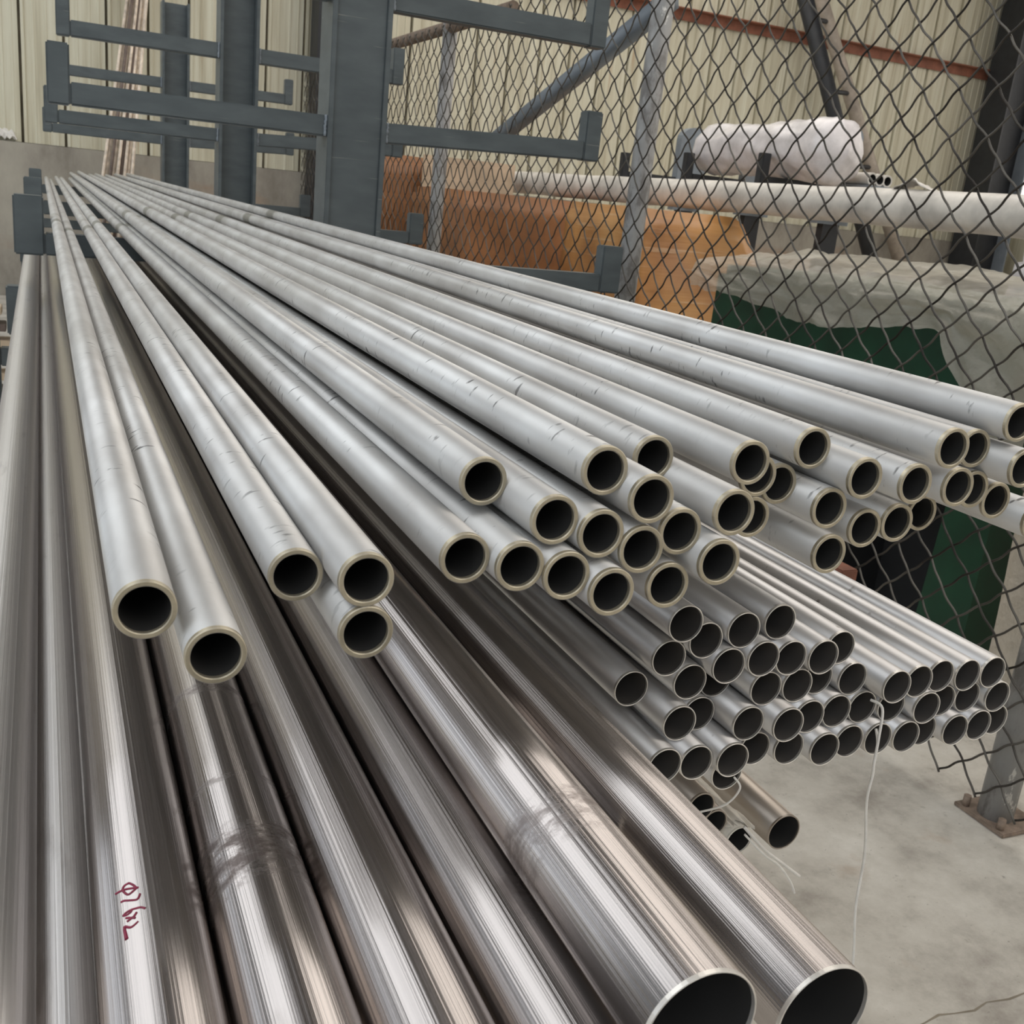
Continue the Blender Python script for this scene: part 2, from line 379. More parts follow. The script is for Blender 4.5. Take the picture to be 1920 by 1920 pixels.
INK= [[(-20.1, 0.6461), (-24.7, 0.6459), (-27.1, 0.6439), (-27.2, 0.6409), (-22.7, 0.6346), (-17.4, 0.6356), (-14.1, 0.638), (-16.6, 0.6425), (-20.1, 0.6461)], [(-11.6, 0.6374), (-18.0, 0.6392), (-24.1, 0.6412), (-29.5, 0.6423), (-35.9, 0.6431)], [(-11.0, 0.6302), (-12.9, 0.6266), (-16.0, 0.6257), (-23.4, 0.6285), (-27.5, 0.6305), (-30.8, 0.6308)], [(-7.9, 0.6136), (-11.7, 0.616), (-16.6, 0.6169), (-21.6, 0.6176), (-26.9, 0.6173), (-29.7, 0.6159), (-26.1, 0.6148), (-22.3, 0.6154), (-20.6, 0.6172)], [(-16.4, 0.6126), (-20.0, 0.6096), (-26.9, 0.608)], [(-18.2, 0.6075), (-22.5, 0.6098), (-27.5, 0.6122)], [(-16.0, 0.6032), (-20.5, 0.6011), (-24.1, 0.6009), (-28.9, 0.6041), (-30.2, 0.6028), (-29.7, 0.5976), (-29.1, 0.5918)]]

# ============================================================ the hall
YW = 14.5
fl = link('floor', boxes('floor', [(-14, 16.6, -12, YW + .4, -0.2, 0.0)]), MFLOOR, kind='structure')
CRK = [(1.70, 1.345), (1.79, 1.336), (1.857, 1.343), (1.91, 1.352), (1.953, 1.343), (2.01, 1.335), (2.062, 1.346), (2.13, 1.336), (2.2, 1.34), (2.35, 1.33)]
cv = [(x, y + s * (.0018 + .0014 * (k % 2)), .0006) for k, (x, y) in enumerate(CRK) for s in (-1, 1)]
link('crack', mesh('crack', cv, [(2 * k, 2 * k + 2, 2 * k + 3, 2 * k + 1) for k in range(len(CRK) - 1)]), MSEAM, fl)
wb = link('wall_back', boxes('wall_back', [(-14, 16.6, YW - .12, YW + .3, 0, H + .07), (-14, 16.6, YW + .10, YW + .3, H + .07, 7.7)]), MCONC, kind='structure')
PW = 0.48
def panel_mesh():
    # one cladding sheet: two tall ribs and shallow stiffeners, extruded upwards
    prof = [(0, 0), (.003, .055), (.031, .055), (.034, -.022), (.066, -.022), (.072, 0), (.15, 0), (.155, -.007), (.175, -.007), (.18, 0), (.29, 0), (.295, -.007), (.315, -.007), (.32, 0), (.40, 0), (.405, -.006), (.42, -.006), (.425, 0), (PW, 0)]
    V = []; F = []
    for z in (0.0, 5.86):
        for x, y in prof: V.append((x, y, z))
    n = len(prof)
    for i in range(n - 1): F.append((i, i + 1, n + i + 1, n + i))
    me = mesh('panel', V, F); me.materials.append(MWALL); me.materials.append(MSEAM)
    for p in me.polygons:
        if p.center.y > .05: p.material_index = 1  # groove faces take the darker seam colour
    return me
pm = panel_mesh()
for i in range(int(21.5 / PW)):
    link('panel', pm, None, wb, loc=(-5.0 + i * PW, YW - .02, H + .075))
link('wall_left', boxes('wall_left', [(-14.3, -14, -12, YW, 0, 1.6), (-14.3, -14, -12, YW, 7.2, 7.8)]), MWALL, kind='structure')
link('wall_right', boxes('wall_right', [(16.4, 16.7, -12, YW, 0, 2.6), (16.4, 16.7, -12, YW, 6.9, 7.8)]), MWALL, kind='structure')
link('window_4', boxes('window_4', [(16.55, 16.65, -12, YW, 2.6, 6.9)]), mat_glow('side_daylight_right', *SKY_RIGHT2), kind='structure')
link('window_1', boxes('window_1', [(-14.25, -14.15, -12, YW, 1.6, 7.2)]), mat_glow('side_daylight', *SKY_SIDE), kind='structure')
XL = [(-14.3, -7.8), (-1.1, 2.6), (9.5, 16.7)]
link('ceiling', boxes('ceiling', [(a, b, -12, YW + .3, 7.7, 7.85) for a, b in XL]), MROOF, kind='structure')
link('window_2', boxes('window_2', [(-7.8, -1.1, -12, YW + .3, 7.74, 7.8)]), mat_glow('roof_daylight_cool', *SKY_LEFT), kind='structure')
link('window_3', boxes('window_3', [(2.6, 9.5, -12, YW + .3, 7.74, 7.8)]), mat_glow('roof_daylight_warm', *SKY_RIGHT), kind='structure')
# steel frame on the back wall
def h_column(name, x0, x1, y0, y1, label):
    e = empty(name, ((x0 + x1) / 2, (y0 + y1) / 2, 0), label, 'column')
    w = (x1 - x0) / 2; d = (y1 - y0) / 2
    link('flange', boxes('flange', [(-w, -w + .03, -d, d, 0, 7.65)]), MDARK, e)
    link('flange', boxes('flange', [(w - .03, w, -d, d, 0, 7.65)]), MSLATE, e)
    link('web', boxes('web', [(-w + .03, w - .03, -.02, .02, 0, 7.65)]), MDARK, e)
    return e
h_column('steel_column', 14.95, 15.75, 13.75, 14.3, 'dark steel building column at the far right end of the cladding wall')
h_column('steel_column', 3.22, 3.7, 13.9, 14.3, 'dark steel building column behind the nearest rack post')
g = empty('wall_girt', (8.5, YW - .12, H + 2.86), 'rusty red steel girt running across the cream cladding wall', 'girt')
link('top_flange', boxes('top_flange', [(-13, 15, -.10, .06, .075, .09)]), MRUST, g)
link('face_strip', boxes('face_strip', [(-13, 15, .045, .06, -.06, .075)]), MRUST, g)
br = empty('diagonal_brace', (12.0, 13.9, 0), 'paired diagonal wall braces, one black and one tan, joined by short ties', 'brace')
def tube_part(name, a, b, r, mat, par, sides=10):
    o = Vector(par.location)
    return link(name, sweep([Vector(a) - o, Vector(b) - o], r, sides), mat, par)
tube_part('black_strut', (10.1, 13.8, H + 3.9), (13.55, 13.8, .02), .12, MDARK, br)
tube_part('tan_strut', (10.5, 14.1, H + 4.1), (14.6, 14.1, .02), .105, MTAN, br)
for z in (3.05, 2.1, 1.05):
    t = (3.9 - z) / (3.9 + H); u = (4.1 - z) / (4.1 + H)
    tube_part('tie', (10.1 + 3.45 * t, 13.8, H + z), (10.5 + 4.1 * u, 14.1, H + z + .06), .035, MDARK, br, 8)

# ============================================================ cantilever rack
LEV = [(.178, .262, .030, 2.42, .22), (.705, .800, .113, 2.39, .24), (-.394, -.308, -.104, 2.62, .225), (-.712, -.626, -.14, 2.72, .19), (-1.20, -1.115, -.2, 2.8, .16)]
def rack_column(Y, label, front_web):
    e = empty('rack_column', (1.238, Y, 0), label, 'rack', 'cantilever rack columns')
    x0, x1 = -.128, .128
    wy = .012 if front_web else .09
    link('post', boxes('post', [(x0, x0 + .022, 0, .2, 0.012, H + 1.49), (x1 - .022, x1, 0, .2, 0.012, H + 1.49), (x0 + .022, x1 - .022, wy, wy + .014, 0.012, H + 1.485)], .002), MRACK, e)
    link('base_plate', boxes('base_plate', [(-.25, .25, -.12, .32, 0, .014)]), MRACK, e)
    for i, (zb, zt, xl, xr, th) in enumerate(LEV):
        for side in (-1, 1):
            xe = (xl if side < 0 else xr) - 1.238; xp = x0 if side < 0 else x1
            wt = .082 if i != 2 else .11
            rise = .035 if (side > 0 and i == 0) else 0.0
            xi = xe - side * wt
            lo, hi = sorted((xp, xi))
            V, F = box_data(lo, hi, .02, .10, H + zb, H + zt)
            V = [(x, y, z + rise * abs(x - xp) / abs(xi - xp)) for x, y, z in V]
            me = mesh('arm', V, F)
            bm = bmesh.new(); bm.from_mesh(me); bmesh.ops.bevel(bm, geom=bm.edges[:], offset=.006, segments=2, affect='EDGES'); bm.to_mesh(me); bm.free()
            a = link('arm', me, MRACK, e)
            lo, hi = sorted((xi, xe))
            link('arm_stop', boxes('arm_stop', [(lo, hi, .018, .102, H + zb + rise - .002, H + zb + rise + th)], .006), MRACK, a)
            pts = []
            for k in range(15):
                q = k / 14
                pts.append((xp + side * .006 + .004 * nz(k * 1.7, Y), .016 + .004 * nz(k * 2.1, side), H + zb + (zt - zb) * q))
            link('weld_bead', sweep(pts, [.007 + .003 * nz(k * 3.3, Y, side) for k in range(15)], 6), MSLATE, a)
    return e
rack_column(4.54, 'nearest blue-grey rack post with arms on both sides and a broad flat face', True)
rack_column(7.58, 'middle blue-grey rack post with arms, dark recessed web', False)
rack_column(11.3, 'farthest blue-grey rack post with its open top end in view', False)

# low trestles that carry the front of the lower layers
def trestle(Y, label, rust):
    e = empty('pipe_trestle', (.5, Y, 0), label, 'trestle', 'low trestles under the lower pipes')
    for x in (-.70, .70):
        link('upright', boxes('upright', [(x, x + .06, 0, .06, 0.03, H - .55)], .004), MRACK, e)
        link('foot', boxes('foot', [(x - .02, x + .08, -.2, .26, 0, .03)]), MRACK, e)
    for z in (.633, .975):
        link('crossbar', boxes('crossbar', [(-.64, .70, .005, .055, H - z - .06, H - z)], .004), MRACK, e)
    return e
trestle(2.5, 'nearer low steel trestle hidden under the stacked pipes', True)
trestle(3.75, 'farther low steel trestle hidden under the stacked pipes', True)
link('rusty_bar', boxes('rusty_bar', [(-.035, .035, 0, 5.6, 0, .06)], .004), MRUST, None, 'rusty red bar end showing behind the top of the thin-tube bundle', 'bar', None, None, (2.40, 2.42, H - 1.114))

# ============================================================ upper pile: thick-walled dull pipes
RU = .019; RUI = .0156
rimU = rim_mesh('cut_rim', RU, RUI, MRIM)
ORD = ['first', 'second', 'third', 'fourth', 'fifth', 'sixth', 'seventh', 'eighth', 'ninth', 'tenth', 'eleventh', 'twelfth', 'thirteenth']
UL = {1: 'leftmost thick-walled grey pipe of the upper pile, its open end biggest in view',
      2: 'second thick-walled grey pipe from the left, open end lowest of the upper pile',
      3: 'third thick-walled grey pipe from the left, open end just left of a stacked pair',
      4: 'upper thick-walled grey pipe of the stacked pair in the left group',
      5: 'lower thick-walled grey pipe of the stacked pair in the left group'}
rows = [('top row of middle cluster', [6, 12, 13]), ('second row of middle cluster', [9, 11, 14]), ('third row of middle cluster', [7, 8, 10, 15, 16]),
        ('bottom row of middle cluster', [17, 18, 19]), ('top row of right cluster', [20, 25, 33, 34, 38]),
        ('second row of right cluster', [21, 22, 23, 27, 28, 35, 36, 39]), ('third row of right cluster', [24, 26, 29, 30, 31, 37, 40]), ]
for nm, ids in rows:
    for k, i in enumerate(sorted(ids, key=lambda q: UP[q - 1][0] / UP[q - 1][2])):
        UL[i] = 'thick-walled grey pipe, %s end from left in %s' % (ORD[k], nm)
UL[32] = 'lowest thick-walled grey pipe of the right cluster, just above the thin pipes'
ULEN = [11.2, 11.6, 12.0]
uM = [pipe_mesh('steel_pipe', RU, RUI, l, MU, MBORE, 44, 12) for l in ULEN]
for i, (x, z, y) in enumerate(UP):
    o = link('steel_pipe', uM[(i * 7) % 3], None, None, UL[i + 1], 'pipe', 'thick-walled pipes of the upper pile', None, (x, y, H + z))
    link('cut_rim', rimU, None, o)

# ============================================================ lower right bundle: thin-walled tubes
RL = .022; RLI = .0209
rimL = rim_mesh('cut_rim', RL, RLI, MRIML, .003, .0003)
lrows = [('bottom row', [35, 36, 37, 38, 39, 40, 41, 42, 43, 44, 45, 46, 47]), ('second row up', [24, 25, 23, 26, 27, 28, 29, 30, 31, 32, 33, 34]),
         ('third row up', [1, 5, 22, 11, 12, 16, 15, 17, 18, 19, 20, 21]), ('fourth row up', [2, 6, 8, 10, 13, 14]), ('top row', [3, 4, 7, 9])]
LLB = {48: 'thin-walled tube tucked below the bottom row of the thin-tube bundle'}
for nm, ids in lrows:
    for k, i in enumerate(sorted(ids, key=lambda q: LP[q - 1][0])):
        LLB[i] = 'thin-walled tube, %s from left in the bundle\'s %s' % (ORD[k], nm)
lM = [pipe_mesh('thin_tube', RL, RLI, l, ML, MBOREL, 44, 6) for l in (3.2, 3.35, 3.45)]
lShort = pipe_mesh('thin_tube', RL, RLI, .36, ML, MBOREL, 44, 2)
for i, (x, z, y) in enumerate(LP):
    o = link('thin_tube', lM[(i * 5) % 3] if i != 47 else lShort, None, None, LLB[i + 1], 'pipe', 'thin-walled tubes of the lower bundle', None, (x, y, H + z))
    link('cut_rim', rimL, None, o)

# ============================================================ polished 76 mm pipes
RB = .038; RBI = .0371; DB = .076
MBIG = mat_bigpipe('polished_tube')
MBIGD = mat_bigpipe('dull_polished_tube', None, (0.74, 0.71, 0.69), 0.42)
MBIG3 = mat_bigpipe('polished_tube_smeared', [(.50, .04, .9), (.60, .006, .5), (.76, .012, .6)])
MBIG7 = mat_bigpipe('polished_tube_spotted', [(.17, .03, .6)])
rimB = rim_mesh('cut_rim', RB, RBI, MRIML, .003, .0003, 64)
BP = [(-.75, -7.02, .18, 'leftmost polished pipe, dull pale top, at the edge of the lower pile', MBIGD),
      (-.02, -7.72, .18, 'polished pipe half hidden between the leftmost one and the marked one', MBIGD),
      (.72, -6.80, .18, 'polished pipe with red handwriting on its top', MBIG),
      (1.745, -6.76, .16, 'polished pipe with a dark smeared band, right of the handwritten one', MBIG3),
      (2.77, -6.72, .18, 'polished pipe with a blue streak, second to the right of the handwritten one', MBIG),
      (3.80, -6.66, .18, 'polished pipe in the shade left of the two open polished ends', MBIG),
      (4.33, -5.78, .3726, 'polished pipe with an open end at the bottom edge, left of two', MBIG7),
      (6.10, -6.60, .409, 'rightmost polished pipe with a wide open end above the floor', MBIG)]
bmesh_cache = {}
def big(x, z, y, label, mat, group):
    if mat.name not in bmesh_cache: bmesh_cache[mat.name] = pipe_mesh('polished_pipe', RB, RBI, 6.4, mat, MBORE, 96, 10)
    o = link('polished_pipe', bmesh_cache[mat.name], None, None, label, 'pipe', group, None, (x * DB, y, H + z * DB))
    link('cut_rim', rimB, None, o); return o
BO = [big(*b, 'polished pipes of the lower pile') for b in BP]
for x, z, y in [(4.83, -6.66, .62), (1.2, -7.72, .5), (2.25, -7.72, .5), (3.3, -7.72, .5), (4.32, -7.70, .6), (5.36, -7.72, .7), (6.45, -7.72, .8)]:
    big(x, z, y, 'polished pipe hidden in the under layer of the lower pile', MBIG, 'hidden under layer of polished pipes')
# red marker writing on the third one
def ink(pts, w):
    o = BO[2].location; P = []
    for a, y in [(v.x, v.y) for v in smooth_path([(q[0], q[1], 0) for q in pts], 5)]:
        t = math.radians(a); P.append(((RB + .00003) * math.sin(t), y - o.y, (RB + .00003) * math.cos(t)))
    return sweep(P, w, 6)
mk = None
for i, s in enumerate(INK):
    V = ink(s, .0009 if i != 6 else [.0007 + .0007 * (k / 30) for k in range(31)])
    if mk is None:
        bmk = bmesh.new()
        mk = True
    bmk.from_mesh(V)
me = bpy.data.meshes.new('marker_writing'); bmk.to_mesh(me); bmk.free()
w = link('marker_writing', me, MINK, BO[2]); w['label'] = 'red handwritten size marking'

# ============================================================ lowest pipes, wrapped ones and strings
MOLD = mat_plain('oxidised_tube', (0.42, 0.37, 0.32), 0.34, 0.8, 0.2, 14, 0, (1, .2, 1))
def low_pipe(name, x, z, y, d, ln, mat, label, group='few pipes on the lowest level'):
    me = pipe_mesh(name, d / 2, d / 2 - .002, ln, mat, MBORE, 48, 6)
    o = link(name, me, None, None, label, 'pipe', group, None, (x, y, H + z))
    link('cut_rim', rim_mesh('cut_rim', d / 2, d / 2 - .002, MTAPE if mat is MTAPE else MOLD, .003, .0003, 48), None, o)
    return o
low_pipe('oxidised_pipe', 1.0732, -.938, 1.108, .0635, 3.0, MOLD, 'lone brown-grey pipe sticking out farthest below the thin-tube bundle')
low_pipe('oxidised_pipe', .835, -.80, 1.03, .045, 3.0, MOLD, 'tan pipe on the lowest level with its dark mouth beside the polished pipe')
low_pipe('oxidised_pipe', .9225, -.888, 1.10, .045, 3.0, MOLD, 'small pipe mouth between the tan pipe and the taped pipe')
tp = low_pipe('taped_pipe', .968, -.922, 1.09, .05, 3.0, MTAPE, 'pipe wrapped in torn pale tape on the lowest level')
low_pipe('oxidised_pipe', .862, -.85, 1.3, .045, 2.8, MOLD, 'pipe hidden under the tan pipe on the lowest level')
low_pipe('oxidised_pipe', .87, -.947, 1.3, .045, 2.8, MOLD, 'lowest hidden pipe resting on the trestle bar')
# torn tape flap over the taped pipe
def flap(u, v):
    a = math.radians(-75 + 190 * v); r = .029 + .006 * nz(u * 7, v * 6) + .012 * max(0, .35 - u) * (1 + nz(v * 20, 3))
    y = .012 * (1 + 2.5 * nz(v * 22, 1.3)) + .30 * u
    return (r * math.sin(a), y, r * math.cos(a) - .006 * max(0, .2 - u) * 5 * (1 + nz(v * 15, 9)))
link('torn_tape', grid('torn_tape', 22, 44, flap, True, .0008), MTAPE, tp)
def string(pts, r, label, sub=6):
    P = smooth_path(pts, sub); o = Vector((pts[0][0], pts[0][1], pts[0][2] + H))
    return link('string', sweep([p + Vector((0, 0, H)) - o for p in P], r, 7), MSTRING, None, label, 'string', None, None, o)
string([(.9105, .842, -.541), (.9155, .826, -.545), (.905, .812, -.575), (.899, .805, -.605), (.899, .803, -.621), (.896, .80, -.657), (.913, .80, -.733), (.919, .80, -.814), (.936, .80, -.896), (.95, .80, -.99), (.94, .81, -1.08)], .0018, 'long white string hanging from the thin-tube bundle towards the floor')
string([(.917, .83, -.575), (.916, .822, -.59), (.9165, .82, -.615)], .0017, 'short white string stub hanging from the thin-tube bundle')
string([(.968, 1.085, -.893), (.985, 1.075, -.912), (1.009, 1.072, -.936), (1.05, 1.07, -.968), (1.088, 1.07, -.998)], .0026, 'straight loose tie strand beside the taped pipe')
string([(.966, 1.078, -.902), (.998, 1.062, -.934), (1.036, 1.065, -.964), (1.066, 1.065, -1.0), (1.080, 1.065, -1.025)], .0018, 'curved loose tie strand drooping lower beside the taped pipe')
string([(.722, .842, -.620), (.728, .835, -.632), (.715, .84, -.655), (.69, .86, -.675)], .0013, 'thin tie knotted under the bottom row of thin tubes')

# ============================================================ wire fence
XF = 2.7; ZB = -1.69; ZT = 1.16; Y0F = .9; Y1F = 12.2
fence = empty('wire_fence', (XF, 4.75, 0), 'diamond wire mesh fence on grey peeling posts behind the pipes', 'fence')
dY = .155; dZ = .149; slope = dZ / dY
def wire_mesh(y0, z0, y1, z1, sgn):
    # crimped wire from (y0,z0) to (y1,z1); nodes lie on the z lattice
    n = max(2, int(abs(z1 - z0) / (dZ / 2) * 6)); P = []
    ln = math.hypot(y1 - y0, z1 - z0); ty, tz = (y1 - y0) / ln, (z1 - z0) / ln
    for k in range(n + 1):
        t = k / n; z = z0 + (z1 - z0) * t; y = y0 + (y1 - y0) * t
        ph = (z - .179) / (dZ / 2)
        off = .0028 * math.sin(2 * math.pi * ph + .6 * sgn); x = sgn * .0045 * math.cos(math.pi * ph)
        P.append((x, (y - tz * off), (z + ty * off)))
    return P
cache = {}
for sgn in (1, -1):
    # lines y = c + sgn * (z-.179)/slope through lattice points of spacing dY
    kmin = int((Y0F - 2.689 - 3) / dY) - 2; kmax = int((Y1F - 2.689 + 3) / dY) + 2
    for k in range(kmin, kmax):
        c = 2.689 + k * dY
        za, zb = ZB, ZT
        ya = c + sgn * (za - .179) / slope; yb = c + sgn * (zb - .179) / slope
        t0, t1 = 0.0, 1.0
        for lim, s in ((Y0F, 1), (Y1F, -1)):
            fa = s * (ya - lim); fb = s * (yb - lim)
            if fa < 0 and fb < 0: t0, t1 = 1, 0; break
            if fa < 0: t0 = max(t0, -fa / (fb - fa))
            elif fb < 0: t1 = min(t1, fa / (fa - fb))
        if t1 - t0 < .03: continue
        if t0 == 0 and t1 == 1:
            if sgn not in cache:
                P = wire_mesh(ya - c, za, yb - c, zb, sgn)
                cache[sgn] = sweep(P, .0040, 5)
            link('wire', cache[sgn], MWIRE, fence, loc=(0, c - 4.75, H))
        else:
            P = wire_mesh(ya + (yb - ya) * t0 - c, za + (zb - za) * t0, ya + (yb - ya) * t1 - c, za + (zb - za) * t1, sgn)
            link('wire', sweep(P, .0040, 5), MWIRE, fence, loc=(0, c - 4.75, H))
def fpart(name, pts, r, mat, par=fence, sides=14):
    return link(name, sweep([(p[0] - XF, p[1] - 4.75, p[2] + H) for p in pts], r, sides), mat, par)
for y, lean in ((1.96, 0), (4.755, .01), (7.78, .03), (10.6, 0)):
    p = fpart('post', [(XF + .075, y + lean, -H + .012), (XF + .075, y, -.3), (XF + .075, y - lean * .4, 1.5 if y < 6 else 1.19)], .055, MPEEL)
    pl = link('base_plate', boxes('base_plate', [(.0, .19, y - 4.75 - .10, y - 4.75 + .10, 0, .014)], .003), MPLATE, p)
    for bx, by in ((.02, -.07), (.02, .07), (.17, -.07), (.17, .07)):
        link('bolt', sweep([(bx, y - 4.75 + by, .012), (bx, y - 4.75 + by, .05)], .013, 6), MPLATE, p)
fpart('top_rail', [(XF + .07, Y1F, 1.16), (XF + .07, 6.6, 1.16)], .045, MPLATE)
fpart('top_rail', [(XF + .07, 6.6, 1.5), (XF + .07, Y0F, 1.5)], .045, MPEEL)
fpart('brace', [(XF + .16, 6.95, .37), (XF + .16, 4.82, 1.02)], .055, MSLATE, fence, 4)
for q in fence.children[-1].data.polygons: q.use_smooth = False

# ============================================================ stores beyond the fence
def soft_box(name, x0, x1, y0, y1, z0, z1, n=14, amp=.03, chamfer=None, seed=0.0):
    bm = bmesh.new(); bmesh.ops.create_cube(bm, size=1.0)
    bmesh.ops.bevel(bm, geom=bm.edges[:], offset=.035, segments=2, affect='EDGES')
    bmesh.ops.subdivide_edges(bm, edges=[e for e in bm.edges if e.calc_length() > .5], cuts=n, use_grid_fill=True)
    for v in bm.verts:
        p = Vector((x0 + (v.co.x + .5) * (x1 - x0), y0 + (v.co.y + .5) * (y1 - y0), z0 + (v.co.z + .5) * (z1 - z0)))
        if chamfer:
            cx, dz = chamfer
            if p.x > cx: p.z -= dz * (p.x - cx) / (x1 - cx) * (p.z - z0) / (z1 - z0)
        k = min(1.0, (p.z - z0) * 4)
        p += Vector((nz(p.x * 2.2 + seed, p.y * 2.2, p.z * 2.2), nz(p.x * 2.2, p.y * 2.2 + 9, p.z * 2.2 + seed), .5 * nz(p.x * 3, p.y * 3 + seed, 5))) * amp * k
        v.co = p
    me = bpy.data.meshes.new(name); bm.to_mesh(me); bm.free()
    for q in me.polygons: q.use_smooth = True
    return me
def local(me, o):
    me.transform(Matrix.Translation(-Vector(o))); return me
def crate(name, b, mat, label, cat, **kw):
    o = ((b[0] + b[1]) / 2, (b[2] + b[3]) / 2, 0)
    return link(name, local(soft_box(name, *b, **kw), o), mat, None, label, cat, None, None, o)
MBROWN = mat_plain('brown_carton', (0.30, 0.135, 0.055), 0.5, 0.0, 0.3, 2.5, .2)
crate('wrapped_carton', (3.38, 5.1, 9.0, 10.3, 0.0, H + .04), MBROWN, 'dark brown wrapped carton stack left of the fence post, white pipe above', 'carton', amp=.02)
crate('wrapped_pallet', (4.1, 5.36, 7.0, 8.25, 0.0, H + .04), MORANGE, 'orange stretch-wrapped pallet load with a sloping corner behind the fence', 'pallet load', amp=.03, chamfer=(5.05, .42), seed=4.0)
crate('wrapped_carton', (2.86, 4.3, 10.9, 12.2, 0.0, H + .33), MBROWN, 'farther brown carton stack showing left of the second fence post', 'carton', amp=.02, seed=7.0)
link('pale_board', boxes('pale_board', [(-.30, .75, -.012, .012, 0, H + .36)], .003), MBOARD, None, 'pale board standing in front of the farther brown cartons', 'board', None, None, (3.95, 10.75, 0.0))
# long wrapped pipe
wp = empty('wrapped_pipe', (5.0, 3.75, H + .195), 'long white wrapped pipe lying across the stores behind the fence', 'pipe')
def wpf(u, v):
    a = 2 * math.pi * v; y = 9.7 * u
    r = .118 + .008 * nz(y * 2.3, math.cos(a) * 1.5, math.sin(a) * 1.5) + .012 * max(0, nz(y * .9, 4)) * max(0, math.sin(a * 2))
    return (r * math.sin(a), y, r * math.cos(a))
link('wrapping', grid('wrapping', 120, 33, wpf), MWHITEP, wp)
link('end_cap', local(sweep([(0, -.004, 0), (0, .02, 0)], .112, 24), (0, 0, 0)), MSLATE, wp)
link('end_cap', local(sweep([(0, 9.68, 0), (0, 9.704, 0)], .112, 24), (0, 0, 0)), MSLATE, wp)
def torn(u, v):
    return (-.05 + .10 * v + .02 * nz(u * 5, v * 5), 1.22 + .35 * u, .112 + .085 * (1 - abs(2 * u - 1.1)) * (1 - v * .4) * (0.6 + .8 * abs(nz(u * 6, v * 4, 2))))
link('torn_wrap', grid('torn_wrap', 12, 9, torn, True, .003), MWHITEP, wp)
# second stand with a film-wrapped roll
st = empty('storage_stand', (6.3, 8.4, 0), 'slate storage stand with rounded upright plates near the cladding wall', 'stand')
def plate_mesh():
    prof = [(-.17, 0), (.17, 0)]
    for k in range(13):
        a = math.pi * k / 12; prof.append((.17 * math.cos(a), .72 + .12 * math.sin(a)))
    V = [(x, 0, z) for x, z in prof] + [(x, .1, z) for x, z in prof]; n = len(prof)
    F = [tuple(range(n)), tuple(range(2 * n - 1, n - 1, -1))] + [(i, (i + 1) % n, n + (i + 1) % n, n + i) for i in range(n)]
    return mesh('upright', V, F)
um = plate_mesh()
for y, zt in ((9.75, .91), (8.55, .92), (7.4, .91)):
    u = link('upright', um, MSLATE, st, loc=(0, y - 8.4, H + zt - .84))
    link('leg', boxes('leg', [(-.09, .09, .01, .09, -(H + zt - .84), 0.0)]), MDARK, u)
    a = link('arm', boxes('arm', [(-.75, -.17, y - 8.4 + .01, y - 8.4 + .09, H + .30, H + .40)], .005), MDARK, st)
    link('arm_stop', boxes('arm_stop', [(-.83, -.75, y - 8.4 + .01, y - 8.4 + .09, H + .30, H + .58)], .005), MDARK, a)
link('beam', boxes('beam', [(-.02, .1, -1.3, 1.6, H + .12, H + .22)]), MSLATE, st)
link('beam', boxes('beam', [(-.02, .1, -1.3, 1.6, .2, .3)]), MSLATE, st)
def rollf(u, v):
    a = 2 * math.pi * v; y = -1.9 + 2.0 * u
    e = min(1.0, math.sqrt(max(0.0, 1 - (1 - min(u / .08, 1.0)) ** 2)) + .0, math.sqrt(max(0.0, 1 - (1 - min((1 - u) / .05, 1.0)) ** 2)) + .0)
    r = (.215 + .05 * (1 - u) ** 3) * e * (1 + .13 * nz(y * 3, math.cos(a) * 2.2, math.sin(a) * 2.2) + .05 * nz(y * 8, math.cos(a) * 6, math.sin(a) * 6))
    return (r * math.sin(a), y, r * math.cos(a) - .12 * max(0, .3 - u) * (1 if math.cos(a) < 0 else .2))
link('film_wrapped_roll', grid('film_wrapped_roll', 40, 33, rollf), MFILM, None, 'bundle wrapped in pale plastic film lying on the slate stand', 'roll', None, None, (5.82, 8.7, H + .64))
for k, (x, lb) in enumerate(((6.20, 'left'), (6.31, 'middle'), (6.42, 'right'))):
    o = link('pale_tube', pipe_mesh('pale_tube', .05, .036, .4, MWHITEP, MBORE, 28, 2), None, None, '%s short pale tube end lying past the film-wrapped roll' % lb, 'tube', 'short pale tubes on the slate stand', None, (x, 6.90 + .03 * k, H + .455))
link('shelf', boxes('shelf', [(-.18, .22, -1.56, -.92, H + .35, H + .403)], .004), MSLATE, st)
# green machine under plastic
ma = empty('green_machine', (3.9, 3.7, 0), 'dark green machine under a plastic sheet behind the fence', 'machine')
def mloc(b): return (b[0] - 3.9, b[1] - 3.9, b[2] - 3.7, b[3] - 3.7, b[4], b[5])
link('housing', boxes('housing', [mloc((3.3, 4.5, 2.66, 4.75, .92, H - .215))], .05), MGREEN, ma)
def leg(y0, y1, t):
    V = [(-.58, y0, 0), (.58, y0, 0), (.58, y1 + t, 0), (-.58, y1 + t, 0), (-.58, y0, .93), (.58, y0, .93), (.58, y1, .93), (-.58, y1, .93)]
    return mesh('leg', V, [(0, 3, 2, 1), (4, 5, 6, 7), (0, 1, 5, 4), (1, 2, 6, 5), (2, 3, 7, 6), (3, 0, 4, 7)])
link('leg', leg(-1.02, -.80, .05), MGREEN, ma)
link('leg', leg(.7, 1.02, 0), MGREEN, ma)
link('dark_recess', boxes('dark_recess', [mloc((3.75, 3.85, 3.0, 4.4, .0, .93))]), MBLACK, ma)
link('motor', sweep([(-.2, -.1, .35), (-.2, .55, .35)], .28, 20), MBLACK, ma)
MSHEET = mat_sheet('plastic_sheet', (0.80, 0.73, 0.61), .5)
